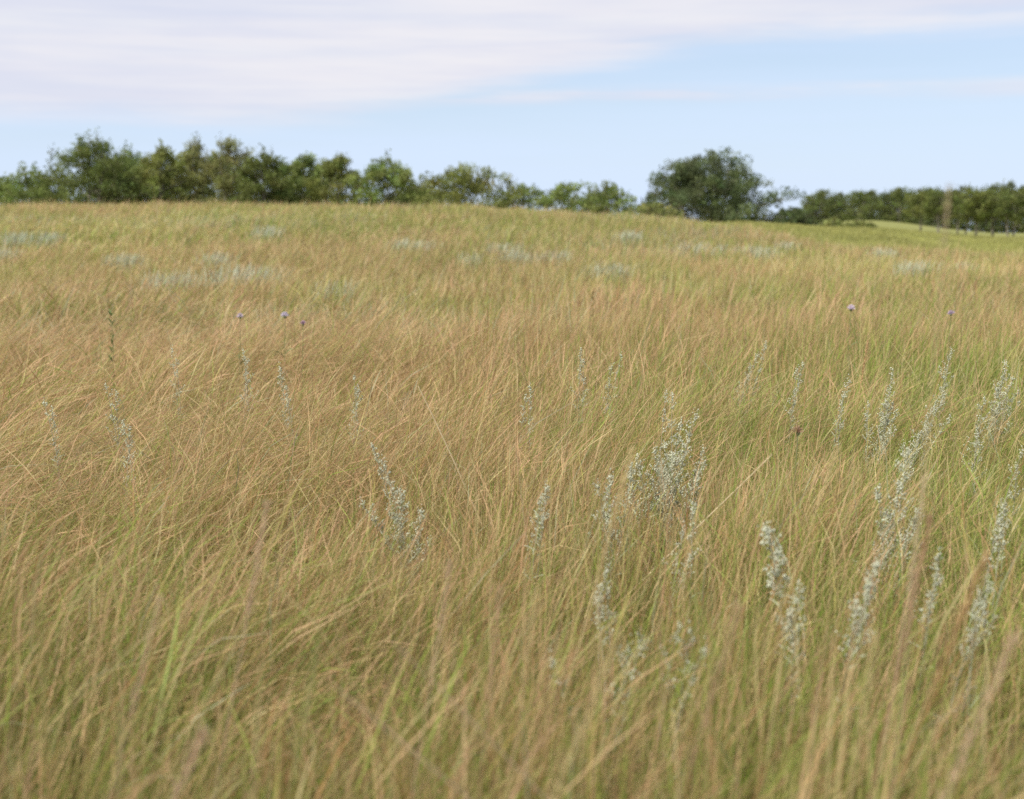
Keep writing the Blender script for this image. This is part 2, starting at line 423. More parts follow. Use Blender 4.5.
for k_, (a_, b_, t_, l_) in enumerate([(84, 136, 152, 'dark tree filling the gap behind the tall pointed one'), (128, 172, 156, 'green tree half hidden behind the narrow dark tree'),
        (160, 204, 150, 'green tree half hidden behind the olive upright one'), (196, 240, 149, 'green crown seen between the two thin-topped trees'),
        (232, 272, 156, 'low crown behind the left side of the dense dark round tree'), (270, 312, 160, 'crown half hidden between the dense dark and the mid green tree'),
        (304, 344, 162, 'crown half hidden behind the ragged-topped olive tree'), (26, 76, 180, 'low crown joining the rounded bush to the tallest tree'),
        (386, 440, 186, 'low crown behind the gap right of the pointed green tree')]):
    put_tree('tree', a_, b_, t_, 93, 'round', [MIDG, DARKG, OLIVE][k_ % 3], l_, 'tree', ROW, 130 + k_, n=7000)
put_tree('domed_tree', 638, 770, 156, 98, 'dome', BLUEG, 'large dark dome-shaped tree standing alone on the right', 'tree', None, 18, leaf=.19, n=36000, stems=7, nbr=74, dense=.72, colvar=.24, shoots=9, wide=1.0)
put_tree('shrub', 774, 806, 208, 112, 'round', (.10, .125, .05), 'greyish low shrub between the domed tree and the wood', 'shrub', None, 19, leaf=.22, n=3800)
put_tree('shrub', 816, 846, 220, 140, 'dome', PALE, 'small pale shrub at the foot of the far wood, nearer the domed tree', 'shrub', 'small shrubs in the pasture', 20, leaf=.3, n=1400)
put_tree('shrub', 846, 870, 222, 130, 'dome', PALE, 'small pale shrub beside the yellow-green slope', 'shrub', 'small shrubs in the pasture', 21, leaf=.3, n=1400)

def copy_tree(e, x, y, s, rz, label, group):
    c = e.copy(); COL.objects.link(c); c.location = (x, y, gz(x, y) - .15); c.scale = (s[0], s[0], s[1]); c.rotation_euler.z = rz
    c['label'] = label; c['group'] = group
    for ch in e.children:
        d = ch.copy(); COL.objects.link(d); d.parent = c
    return c

def proto_tree(seed, W, H, style, col, label, group, x, y, **kw):
    e = empty('wood_tree', (x, y, gz(x, y)), label, 'tree', group)
    tree_meshes(seed, W, H, style, .34, 3800, col, parent=e, **kw)
    return e
rw = np.random.default_rng(77)
G1, L1 = 'trees of the distant wood', 'dark round-topped tree massed in the distant wood behind the pasture'
G2 = 'trees along the front edge of the wood'
spots = []
for px in np.arange(806, 1120, 15.5): spots.append((px + rw.uniform(-4, 4), 262 + rw.uniform(-6, 6), np.interp(px, [800, 905, 965, 1024, 1100], [196, 190, 188, 184, 182])))
for px in np.arange(822, 930, 17): spots.append((px + rw.uniform(-4, 4), 288 + rw.uniform(-4, 4), 191))
protos = []
for i, (px, Y, pt) in enumerate(spots):
    x = (px - 512) / FPX * Y; want = at(px, pt, Y)[2] - gz(x, Y) + .1
    want *= rw.uniform(.93, 1.05)
    if i < 3:
        protos.append((proto_tree(60 + i, 7.2, 7.0, 'dome', [DARKG, (.16, .19, .06), (.14, .175, .06)][i], L1, G1, x, Y, stems=2, shoots=8), 7.0))
        e = protos[i][0]; e.scale = (1, 1, want / 7.0)
    else:
        e, h0 = protos[i % 3]; s = want / h0
        copy_tree(e, x, Y, (rw.uniform(.85, 1.15), s), rw.uniform(0, 6.2), L1, G1)
# front edge of the wood, trunks showing
fr = [(918, 191, 'yellow-green tree at the left end of the front edge of the wood'),
      (936, 188, 'second tree along the front edge, behind the blurred stalk'),
      (955, 187, 'tree with a leaning pale trunk right of the blurred stalk'),
      (972, 189, 'short dark tree in the middle of the front edge of the wood'),
      (990, 187, 'tree with twin pale trunks along the front edge of the wood'),
      (1008, 185, 'tall round-topped tree near the right border of the photo'),
      (1024, 184, 'tree cut by the right border of the photo at the wood edge'),
      (1046, 183, 'tree at the wood edge just past the border of the photo')]
fp = []
for i, (px, pt, lb) in enumerate(fr):
    Y = 152 + rw.uniform(-5, 5)
    x = (px - 512) / FPX * Y; want = at(px, pt, Y)[2] - gz(x, Y)
    if i < 3:
        e = empty('edge_tree', (x, Y, gz(x, Y) - .1), lb, 'tree', G2)
        tree_meshes(80 + i, 4.0, want, 'umbrella', .24, 3600, [(.20, .225, .06), (.17, .20, .055), DARKG][i], parent=e, stems=1 + (i == 2), clear=.42, shoots=5)
        fp.append((e, want))
    else:
        e, h0 = fp[i % 3]; copy_tree(e, x, Y, (rw.uniform(.85, 1.15), want / h0), rw.uniform(0, 6.2), lb, G2)

# ------------------------------------------------------------------ silver sage
SILV = np.array([.68, .69, .51]); SAGEG = np.array([.38, .44, .26]); SSTEM = np.array([.42, .40, .28])

_oct = np.array([[1, 0, 0], [-1, 0, 0], [0, 1, 0], [0, -1, 0], [0, 0, 1], [0, 0, -1]], float)
_of = np.array([[0, 2, 4], [2, 1, 4], [1, 3, 4], [3, 0, 4], [2, 0, 5], [1, 2, 5], [3, 1, 5], [0, 3, 5]])
def beads(bag, P, s, col, r):
    n = len(P); sc = s * 1.08 * r.uniform(.6, 1.5, (n, 1, 1)) * np.array([1, 1, 1.25])
    V = (P[:, None] + _oct[None] * sc).reshape(-1, 3)
    F = (np.arange(n)[:, None, None] * 6 + _of[None]).reshape(-1, 3)
    bag.add(V, F, np.repeat(col, 6, 0))

def bez(p0, p1, p2, n=10):
    s = np.linspace(0, 1, n)[:, None]
    return (1 - s) ** 2 * p0 + 2 * s * (1 - s) * p1 + s * s * p2

def sage_stem(parent, p0, p2, bend, r, fullness=1., bead=.0021, bare=.42):
    mid = p0 * .45 + p2 * .55 + bend
    q = bez(p0, mid, p2, 12)
    st = Bag(); V, F = tube(q, np.linspace(.0022, .0008, 12), 5); st.add(V, F, SSTEM)
    H = np.linalg.norm(p2 - p0); fullness = fullness * r.uniform(.6, 1.15); wsp = r.uniform(.75, 1.3)
    fl = Bag(); lf = Bag(); BP = []; LB = []
    nb = int(19 * fullness * max(.6, H / .5))
    for k in range(nb):
        t = bare + (1 - bare) * (k + r.random()) / nb
        c = np.array([np.interp(t, np.linspace(0, 1, 12), q[:, j]) for j in range(3)])
        az = r.uniform(0, 6.28); ln = (.016 + .085 * (1 - t) ** .8) * r.uniform(.4, 1.3) * wsp
        d = np.array([math.cos(az) * .62, math.sin(az) * .62, .8]) * ln
        bq = bez(c, c + d * .5 + [0, 0, -.12 * ln], c + d, 4)
        V, F = tube(bq, [.0009, .0008, .0007, .0005], 3); st.add(V, F, SSTEM)
        m = int(5 + 125 * ln)
        s = r.uniform(.2, 1, m)[:, None]
        BP.append(c + d * s + r.normal(size=(m, 3)) * .0042)
        LB.append(np.repeat(c[None], 3, 0))
    tipb = q[-1] + r.normal(size=(16, 3)) * [.004, .004, .012]; BP.append(tipb)
    BP = np.concatenate(BP)
    beads(fl, BP, bead, SILV * r.uniform(.75, 1.18, (len(BP), 1)), r)
    nl = int(34 * fullness)
    t = r.uniform(.12, .95, nl)
    LP = np.stack([np.interp(t, np.linspace(0, 1, 12), q[:, j]) for j in range(3)], -1)
    V, F, C = ribbons(LP, r.uniform(.018, .045, nl) * (1.2 - .6 * t), r.uniform(0, 6.28, nl), r.uniform(.5, 1.1, nl), r.uniform(0, .8, nl), np.full(nl, .0038),
                      [.6, 1, .9, .2], np.tile(SAGEG, (nl, 1)), np.tile(SILV * .85, (nl, 1)), r)
    lf.add(V, F, C)
    s_ = st.build('stem', M_SAGE, parent, True); fl.build('flower_spike', M_SAGE, s_); lf.build('foliage', M_SAGE, s_)
    return s_

def sage(tips, height, label, seed, base_px=None, full=1., bead=.0021, sub=0, spread=.05):
    """tips: photo positions of the stem tips, the first the tallest; all stems share one root"""
    r = np.random.default_rng(seed)
    px, py = tips[0]
    dx, dy, dz = ray(px, py); Y = (CAMZ - height) / (-dz / dy)
    bx = (base_px if base_px is not None else px - 8)
    x0 = (bx - 512) / FPX * Y; z0 = gz(x0, Y)
    e = empty('silver_sage', (x0, Y, z0), label, 'wild plant', 'silver sage plants standing in the grass')
    for i, (tx, ty) in enumerate(tips):
        dY = r.uniform(-.06, .06)
        p2 = at(tx, ty, Y + dY) - np.array([x0, Y, z0])
        p0 = np.array([r.uniform(-1, 1) * spread, r.uniform(-1, 1) * spread, 0])
        # straighten long sideways reach with an upward bow
        bare = .42 if Y > 3.9 or len(tips) > 5 else .62
        sage_stem(e, p0, p2, np.array([-.16 * p2[0] + r.normal() * .012, r.normal() * .01, .05 * p2[2]]), r, full * (.62 if Y > 5 and len(tips) < 5 else .85 if Y > 3.3 or len(tips) > 5 or full > 1.5 else .6), bead, bare)
        for k in range(sub):
            q = p2 + np.array([r.normal() * .035, r.normal() * .05, -abs(r.normal()) * .10 - .03])
            sage_stem(e, p0 + r.normal(size=3) * [.02, .02, 0], q, np.array([r.normal() * .02, 0, .02]), r, full * .8, bead)
    SAGES.append(((x0 + at(px, py, Y)[0]) / 2, Y, .10 + .012 * len(tips)))
    return e, Y

sage([(373, 447), (384, 462), (362, 505), (402, 493), (421, 512), (430, 540), (395, 520)], .56, 'silver sage left of centre, its stems arching to the left in a dense clump', 201, base_px=412, full=1.0)
sage([(696, 416), (681, 424), (688, 440), (655, 452), (637, 462), (664, 446), (672, 462), (703, 450), (648, 476)], .60, 'fullest silver sage clump, pale and upright just right of the centre', 202, base_px=668, full=1.15, sub=1)
sage([(632, 466), (612, 478), (598, 486), (604, 512)], .52, 'thin silver sage at the left foot of the fullest pale clump', 203, base_px=612, full=.8)
sage([(693, 505), (684, 530), (690, 560)], .48, 'low silver sage stem directly below the fullest pale clump', 204, base_px=682, full=.8)
sage([(547, 486), (541, 500)], .50, 'single short silver sage stem between the two big clumps', 205, base_px=540, full=.8)
sage([(768, 531)], .55, 'blurred silver sage with one thick whitish tip bent to the left', 206, base_px=812, full=1.9, bead=.0026)
sage([(798, 592), (790, 615)], .44, 'blurred pinkish-white sage just below the bent whitish tip', 207, base_px=806, full=1.2)
sage([(908, 452), (900, 486), (878, 492), (918, 512), (890, 520), (907, 536)], .60, 'large blurred silver sage with knobbly stems in the right foreground', 208, base_px=886, full=1.15, bead=.0022)
sage([(868, 588), (856, 604), (876, 566)], .47, 'blurred low silver sage at the left foot of the large knobbly one', 209, base_px=858, full=1.0, bead=.0022)
sage([(892, 372), (889, 392), (868, 404), (897, 412)], .62, 'slender silver sage behind the knobbly one, its top narrow and loose', 210, base_px=878, full=1.0, sub=1)
sage([(951, 352), (945, 372)], .64, 'small silver sage tip rising highest above the slender ones on the right', 211, base_px=938, full=1.0)
sage([(944, 398), (935, 406), (926, 428), (918, 440)], .56, 'silver sage slanting up to the right between the slender and the bushy ones', 212, base_px=904, full=1.1, sub=1)
sage([(1006, 364), (1013, 380), (999, 386), (1003, 408), (1018, 392)], .62, 'bushy silver sage against the right border of the photo', 213, base_px=990, full=1.1, sub=1)
sage([(984, 400), (978, 420), (981, 445)], .55, 'faint silver sage just left of the bushy one at the border', 214, base_px=974, full=.8)
sage([(1022, 452), (1016, 470)], .52, 'silver sage half cut off by the right border of the photo', 215, base_px=1010, full=.6)
sage([(1005, 506), (1000, 520)], .50, 'short pale sage tip below the bushy one near the right border', 216, base_px=992, full=.9)
sage([(990, 584), (978, 596), (984, 612)], .50, 'blurred sage with white tips low by the right border', 217, base_px=968, full=.7, bead=.0019)
sage([(940, 556), (936, 575)], .48, 'blurred sage right of the large knobbly clump', 218, base_px=930, full=.8)
sage([(766, 344), (757, 356), (750, 366)], .64, 'distant slanting sage wisp above the centre right grass', 219, base_px=742, full=.9)
sage([(803, 364), (797, 372)], .62, 'distant sage wisp right of the slanting one', 220, base_px=794, full=.8)
sage([(848, 382), (843, 396)], .58, 'distant sage wisp just left of the slender tall sage', 221, base_px=838, full=.7)
sage([(581, 351), (584, 362)], .64, 'distant small sage tip standing above the centre of the meadow', 222, base_px=578, full=.9)
sage([(621, 356), (612, 366)], .63, 'distant sage wisp right of the small centre tip', 223, base_px=606, full=.7)
sage([(666, 393), (672, 398)], .66, 'thin sage with a white tip above the fullest pale clump', 224, base_px=668, full=.35)
sage([(280, 368), (286, 388), (288, 402)], .60, 'distant sage wisp left of centre with a drooping top', 225, base_px=290, full=.9)
sage([(354, 377), (358, 388)], .58, 'distant sage tip between the drooping wisp and the bright bent stalk', 226, base_px=356, full=1.)
sage([(44, 402), (52, 412)], .56, 'small sage tip near the left border', 227, base_px=60, full=.7)
sage([(106, 386), (116, 396)], .58, 'sage tip with two short forks right of the one near the left border', 228, base_px=120, full=.6)
sage([(123, 424), (130, 430)], .50, 'tiny sage tuft below the forked sage tip on the left', 229, base_px=126, full=.7)
sage([(243, 352), (247, 362)], .62, 'faint distant sage wisp below the lilac thistles', 230, base_px=246, full=.8)
sage([(606, 572), (602, 590), (597, 602)], .42, 'short silver sage stem low in front of the grass below centre', 231, base_px=600, full=.7)
sage([(172, 352), (176, 360)], .60, 'faint distant sage wisp on the left below the pinkish grass', 232, base_px=176, full=.7)
sage([(530, 388), (526, 398)], .56, 'faint sage wisp in the middle of the meadow left of the reddish stalk', 233, base_px=524, full=.7)
sage([(690, 636), (705, 648), (678, 630)], .42, 'blurred cream sage tips low in the foreground right of centre', 234, base_px=672, full=.5, bead=.0019)
sage([(640, 640), (628, 655), (552, 662)], .42, 'blurred cream sage tips low in the foreground at the centre', 235, base_px=616, full=.5, bead=.0019)

# pale sage mounds on the hillside
def hill_hit(px, py, y0=18.):
    Y = np.arange(y0, 66, .25); dx, dy, dz = ray(px, py)
    ok = ground(dx / dy * Y, Y) + .38 >= CAMZ + dz / dy * Y
    return float(Y[np.argmax(ok)]) if ok.any() else 60.

def sage_mound(px, py, wpx, hpx, Y, label, seed, dens=1.):
    Y = hill_hit(px, py); dens *= 1.05
    r = np.random.default_rng(seed)
    x0 = (px - 512) / FPX * Y; z0 = gz(x0, Y); w = wpx / FPX * Y; h = .36 + .08 * r.random()
    e = empty('sage_mound', (x0, Y, z0), label, 'wild plant', 'pale sage mounds dotted over the hillside')
    n = int(150 * dens * w * 1.6) + 60
    dep = max(.8, min(4.5, w * 1.3))
    x = r.normal(size=n) * w * .34; cl_ = r.integers(0, 5, n); x = x * .55 + (cl_ - 2) * w * .16; y = r.normal(size=n) * dep * .3
    z = ground(x + x0, y + Y) - z0
    lw = .016 * Y / 45 + .003
    V, F, C = ribbons(np.stack([x, y, z], -1), h * r.uniform(.8, 1.5, n), r.normal(.2, .9, n), r.uniform(0, .35, n), r.uniform(0, .5, n), np.full(n, lw),
                      [.5, .8, 1, .4], np.tile(SAGEG, (n, 1)), np.tile(SILV * .78 + SAGEG * .08, (n, 1)) * r.uniform(.8, 1.1, (n, 1)), r)
    b = Bag(); b.add(V, F, C); b.build('foliage', M_SAGE, e)
    return e
for k, (px, wpx, py, lb) in enumerate([
        (22, 34, 238, 'pale sage mound near the left border below the rounded bush'),
        (52, 20, 240, 'small bright sage mound right of the one by the left border'),
        (4, 22, 256, 'pale sage mound cut by the left border, lower on the slope'),
        (122, 34, 260, 'pale sage mound below the narrow dark tree'),
        (168, 40, 281, 'left end of the long pale sage drift low on the left slope'),
        (240, 70, 278, 'right half of the long pale sage drift low on the left slope'),
        (212, 30, 258, 'faint sage mound above the long pale drift'),
        (330, 34, 291, 'flat green-white sage mound right of the long pale drift'),
        (398, 22, 246, 'faint sage mound high on the slope left of centre'),
        (420, 28, 247, 'faint sage mound on the slope just left of centre'),
        (511, 22, 258, 'bright sage mound left of the pair at the centre of the slope'),
        (534, 22, 260, 'middle one of three bright sage mounds at the centre of the slope'),
        (554, 22, 260, 'right one of three bright sage mounds at the centre of the slope'),
        (500, 40, 248, 'long faint sage drift just above the three bright mounds'),
        (605, 34, 272, 'pale sage mound right of and below the three bright mounds'),
        (625, 22, 237, 'small sage mound below the bushy green shrub'),
        (740, 60, 251, 'wide pale sage mound below the domed tree'),
        (690, 30, 250, 'faint sage mound left of and below the domed tree'),
        (785, 22, 247, 'faint sage mound right of the wide one under the domed tree'),
        (910, 30, 272, 'pale sage mound on the right beside the base of the tall blurred stalk'),
        (958, 18, 271, 'small pale sage mound right of the tall blurred stalk'),
        (880, 26, 253, 'faint sage mound above and left of the tall blurred stalk'),
        (468, 26, 262, 'faint sage mound on the lower slope below the middle of the crest'),
        (268, 24, 232, 'small faint sage mound high on the slope below the dark round tree')]):
    sage_mound(px, py, wpx, 0, 0, lb, 400 + k, .75 if 'faint' in lb else 1.25)

# ------------------------------------------------------------------ single stalks one can point at
def stalk(tip, low, Y, label, seed, col=STRAW, head=.12, hw=.006, r0=.0013, bow=0., headcol=None, name='grass_stalk'):
    """tip and low: two photo positions along the stalk; it is carried on down to the soil"""
    r = np.random.default_rng(seed)
    a_ = at(*tip, Y); b_ = at(*low, Y)
    g0 = gz(b_[0], Y); d = b_ - a_
    t = (a_[2] - g0) / max(.02, (a_[2] - b_[2])); t = min(t, 5)
    root = a_ + d * t; root[1] += .05; root[2] = gz(root[0], root[1])
    e = empty(name, root, label, 'grass stalk', 'single tall stalks rising above the grass')
    p2 = a_ - root; mid = p2 * .5 + np.array([bow, 0, abs(bow) * .3])
    q = bez(np.zeros(3), mid, p2, 16)
    B = Bag(); V, F = tube(q, np.linspace(r0 * 1.3, r0 * .6, 16), 5); B.add(V, F, np.asarray(col) * r.uniform(.9, 1.1))
    B.build('stem', M_STALK, e, True)
    if head > 0:
        head = head * 1.5; hw = hw * .62
        n = int(110 * head / .12); s = 1 - (r.random(n) ** 1.3) * min(.5, head / np.linalg.norm(p2))
        c = np.stack([np.interp(s, np.linspace(0, 1, 16), q[:, j]) for j in range(3)], -1)
        V, F, C = ribbons(c + r.normal(size=(n, 3)) * hw * .35, np.full(n, hw * 3.2), r.uniform(0, 6.28, n), r.uniform(.1, .7, n), r.uniform(-.2, .5, n), np.full(n, hw * .38), [.5, 1, .8, .1],
                          np.tile(np.asarray(headcol if headcol is not None else col), (n, 1)) * r.uniform(.8, 1.2, (n, 1)), np.tile(np.asarray(headcol if headcol is not None else col) * 1.1, (n, 1)), r)
        H = Bag(); H.add(V, F, C); H.build('seed_head', M_STALK, e)
    if name == 'grass_stalk':
        L = Bag(); n = 1
        s = np.array([.3]); c = np.stack([np.interp(s, np.linspace(0, 1, 16), q[:, j]) for j in range(3)], -1)
        V, F, C = ribbons(c, np.array([.2]), r.uniform(-.8, .8, n), np.array([.4]), np.array([.9]), np.full(n, .0035), [.6, 1, .9, .7, .1], np.tile(LIME, (n, 1)), np.tile(STRAW, (n, 1)), r)
        L.add(V, F, C); L.build('leaf_blade', M_STALK, e)
    return e

P_ = np.array([.60, .44, .28]); BR = np.array([.48, .34, .19]); CREAM = np.array([.68, .55, .33])
S = [((267, 506), (240, 640), 2.1, 'tall blurred pinkish stalk leaning right in the left foreground', P_, .14, .007, .0016, .01),
     ((418, 386), (446, 450), 4.6, 'bright straw stalk in sharp focus, bent down to the right above centre', CREAM * 1.15, .0, .004, .0027, .015),
     ((632, 452), (585, 620), 2.5, 'blurred straw stalk leaning right beside the fullest sage clump', STRAW, .2, .006, .0017, .012),
     ((772, 455), (735, 490), 3.9, 'bright crooked straw twig right of the fullest sage clump', CREAM * 1.1, .05, .004, .0024, .0),
     ((392, 641), (480, 712), 1.7, 'blurred pale stem fallen to the right at the bottom centre', P_, .0, .005, .0015, .03),
     ((332, 684), (440, 756), 1.6, 'blurred reddish stem fallen to the right at the bottom left of centre', P_ * .9, .0, .005, .0015, .03),
     ((450, 565), (432, 660), 1.9, 'blurred pinkish stalk in the foreground just left of centre', P_, .12, .006, .0014, .01),
     ((500, 590), (488, 680), 1.8, 'blurred tan stalk with thick head near the centre of the foreground', BR, .12, .006, .0014, .01),
     ((838, 448), (810, 530), 2.9, 'tan stalk leaning right between the bent white tip and the knobbly sage', STRAW, .14, .005, .0014, .01),
     ((868, 342), (862, 384), 6.2, 'orange-brown seed stalk standing above the slender sages on the right', np.array([.6, .40, .20]), .14, .008, .0016, .0),
     ((949, 190), (938, 236), 1.7, 'tallest brown blurred stalk, its head crossing the wood on the right', np.array([.50, .40, .24]), .05, .005, .0011, .01),
     ((930, 520), (905, 640), 1.9, 'dark reddish blurred stalk across the knobbly sage on the right', np.array([.46, .29, .17]), .18, .007, .0018, .01),
     ((925, 478), (912, 560), 2.2, 'pale blurred stalk standing in front of the knobbly sage', CREAM * .9, .14, .006, .0016, .01),
     ((160, 600), (120, 740), 1.7, 'blurred pinkish stalk low in the left corner of the foreground', P_, .12, .006, .0014, .01),
     ((38, 612), (40, 720), 1.6, 'blurred olive stalk by the left border low in the foreground', np.array([.42, .36, .14]), .14, .006, .0015, .01),
     ((318, 640), (296, 740), 1.7, 'blurred green stalk in the lower left foreground', np.array([.36, .38, .13]), .12, .005, .0015, .01),
     ((205, 735), (150, 790), 1.5, 'blurred pink stalk at the very bottom on the left', P_, .12, .008, .0016, .02),
     ((620, 640), (560, 780), 1.55, 'blurred tan stalk leaning right at the bottom centre', STRAW * .9, .16, .007, .0017, .015),
     ((536, 596), (520, 700), 1.8, 'blurred straw stalk right of the thick-headed tan one', STRAW, .12, .005, .0014, .01),
     ((740, 610), (690, 760), 1.6, 'blurred brown stalk low right of centre', BR, .15, .006, .0015, .015),
     ((985, 560), (930, 700), 1.8, 'blurred orange-tan stalk leaning right near the right border', np.array([.5, .32, .15]), .16, .007, .0016, .015),
     ((1015, 640), (950, 790), 1.5, 'blurred pink-tan stalk in the lower right corner', P_, .16, .007, .0016, .015),
     ((875, 640), (850, 790), 1.5, 'blurred pale stalk low below the knobbly sage', STRAW * .95, .12, .006, .0016, .012),
     ((238, 424), (200, 490), 4.2, 'straw stalk leaning right, in focus on the left side', STRAW, .10, .004, .0013, .01),
     ((330, 430), (300, 478), 4.3, 'straw stalk leaning right between the left sage and the left border', STRAW, .10, .004, .0013, .01),
     ((1, 430), (-10, 520), 3.0, 'thin stalk at the left border of the meadow', STRAW, .10, .004, .0013, .01),
     ((516, 448), (526, 520), 3.7, 'thin straw stem bent to the left beside the single sage stem', CREAM * .85, .0, .004, .0013, -.012)]
for k, (tip, low, Y, lb, c, hd, hw, r0, bow) in enumerate(S): stalk(tip, low, Y, lb, 500 + k, c, hd, hw, r0, bow)

# dark weeds and lilac thistles
def thistle(px, py, Y, label, seed, col=(.60, .52, .56), size=.018, lean=-.03):
    r = np.random.default_rng(seed)
    t = at(px, py, Y); x0 = t[0] + lean; z0 = gz(x0, Y)
    e = empty('thistle', (x0, Y, z0), label, 'wildflower', 'small thistles flowering in the meadow')
    p2 = t - [x0, Y, z0]
    q = bez(np.zeros(3), p2 * .5 + [.01, 0, .02], p2, 10)
    B = Bag(); V, F = tube(q, np.linspace(.0028, .0018, 10), 6); B.add(V, F, (.25, .28, .12)); st = B.build('stem', M_STALK, e, True)
    n = 5; s = r.uniform(.1, .6, n); c = np.stack([np.interp(s, np.linspace(0, 1, 10), q[:, j]) for j in range(3)], -1)
    V, F, C = ribbons(c, np.full(n, .09), r.uniform(0, 6.28, n), np.full(n, .7), np.full(n, .7), np.full(n, .014), [.4, 1, .8, .1], np.tile([.17, .2, .08], (n, 1)), np.tile([.25, .28, .13], (n, 1)), r)
    L = Bag(); L.add(V, F, C); L.build('leaves', M_SAGE, e)
    n = 90; Hd = Bag()
    V, F, C = ribbons(np.tile(p2, (n, 1)) + r.normal(size=(n, 3)) * size * .12, np.full(n, size * 1.5), r.uniform(0, 6.28, n), r.uniform(0, 1.5, n), r.uniform(-.2, .4, n), np.full(n, size * .2), [.6, 1, .6], np.tile(col, (n, 1)), np.tile(np.array(col) * 1.2, (n, 1)), r)
    Hd.add(V, F, C); V, F = tube(np.array([p2 - [0, 0, size * .9], p2 - [0, 0, size * .5], p2 + [0, 0, size * .1]]), [size * .2, size * .55, size * .4], 8); Hd.add(V, F, (.28, .30, .14))
    Hd.build('flower_head', M_PETAL, e)
thistle(240, 317, 9.3, 'pale lilac thistle head, leftmost of the three on the left', 601)
thistle(285, 316, 9.4, 'whitish lilac thistle pair head, the brightest on the left', 602, (.66, .60, .68), .021)
thistle(303, 324, 9.0, 'faint pink thistle head right of the brightest left one', 603, (.50, .36, .42), .016)
thistle(851, 309, 9.8, 'small white-pink thistle head on the right below the far shrubs', 604, (.72, .62, .70), .022)
thistle(951, 314, 9.4, 'dull lilac thistle head near the right border', 605, (.56, .45, .54), .018)
thistle(798, 432, 4.9, 'brown dried thistle head just left of the right sages', 606, (.42, .28, .18), .015)

def weed(px, pt, Y, col, label, seed):
    r = np.random.default_rng(seed)
    t = at(px, pt, Y); z0 = gz(t[0], Y); h = t[2] - z0
    e = empty('dark_weed', (t[0], Y, z0), label, 'wild plant')
    q = bez(np.zeros(3), np.array([.01, 0, h * .5]), np.array([0, 0, h]), 8)
    B = Bag(); V, F = tube(q, np.linspace(.003, .001, 8), 5); B.add(V, F, col); B.build('stem', M_STALK, e, True)
    n = 20; s = r.uniform(.25, 1, n)
    V, F, C = ribbons(np.stack([0 * s, 0 * s, s * h], -1), r.uniform(.03, .07, n), r.uniform(0, 6.28, n), np.full(n, .5), np.full(n, .6), np.full(n, .012), [.5, 1, .7, .1], np.tile(col, (n, 1)), np.tile(col, (n, 1)), r)
    L = Bag(); L.add(V, F, C); L.build('leaves', M_STALK, e)
weed(111, 310, 9.2, (.16, .22, .07), 'thin dark green weed standing alone on the left', 701)
weed(593, 286, 12, (.20, .15, .05), 'brown-green dock-like weed right of centre on the lower slope', 702)

# ------------------------------------------------------------------ grass laid last, parted round the sages
r1 = np.random.default_rng(101)
b = Bag()
grass_band(b, .6, 3.0, 5200, .0020, 6, r1, tuft=14, sig=.03, side=1.0)
def tall_culms(bag, y0, y1, dens, r, wk):
    x, y, tid = scatter(y0, y1, dens, 4, .03, r, .47, 1.0)
    n = len(x); z = ground(x, y)
    c = np.stack([STRAW * .9, PINK * .92, RUST * 1.2, LIME * .9])[pick(np.tile([1., 1.7, .7, .35], (n, 1)), r)] * r.normal(1, .1, (n, 1))
    base = np.stack([x, y, z], -1)
    V, F, C = ribbons(base, r.uniform(.46, .74, n) + .07 * (y < 1.5), r.normal(.15, .75, n), r.normal(.14, .16, n), r.normal(.45, .35, n), wk * r.uniform(.0035, .006, n), [.35, .32, .3, .28, .5, 1, .9, .15], np.tile(GREEN * 1.1, (n, 1)), c, r, .5)
    bag.add(V, F, C)
tall_culms(b, .85, 2.6, 80, r1, .72); tall_culms(b, 2.8, 6.5, 16, r1, .55)
grass_band(b, 3.0, 7.0, 4300, .0020, 6, r1, tuft=14, sig=.03, side=1.0)
o = b.build('prairie_grass', M_GRASS); tag(o, 'wind-bent tan and green prairie grass filling the foreground', 'grass', kind='stuff')
b = Bag()
grass_band(b, 7.0, 14, 1900, .0034, 5, r1, tuft=12, sig=.04)
grass_band(b, 14, 30, 640, .0072, 4, r1, tuft=9, sig=.07)
o = b.build('meadow_grass', M_GRASS); tag(o, 'dry pinkish and straw grass across the middle of the meadow', 'grass', kind='stuff')
b = Bag()
grass_band(b, 30, 66, 190, .013, 4, r1, tuft=7, sig=.13, spread=.44, side=3)
o = b.build('hillside_grass', M_GRASS); tag(o, 'golden grass on the rise below the row of trees', 'grass', kind='stuff')
b = Bag()
grass_band(b, 66, 150, 42, .030, 4, r1, tuft=6, sig=.3, spread=.44, side=3, test=lambda x, y: (x / y > .06))
o = b.build('pasture_grass', M_GRASS); tag(o, 'short yellow-green grass of the hollow in front of the wood', 'grass', kind='stuff')

# ------------------------------------------------------------------ light and sky
SUN_EL, SUN_AZ = R(48), R(-125)          # azimuth from +Y, clockwise: behind and to the left of the camera
sd = Vector((math.sin(SUN_AZ) * math.cos(SUN_EL), math.cos(SUN_AZ) * math.cos(SUN_EL), math.sin(SUN_EL)))
ld = bpy.data.lights.new('sun', 'SUN'); ld.energy = 4.3; ld.angle = R(.6); ld.color = (1, .955, .88)
lo = bpy.data.objects.new('sun', ld); COL.objects.link(lo); lo.rotation_euler = (-sd).to_track_quat('-Z', 'Y').to_euler(); lo.location = (0, 0, 40)

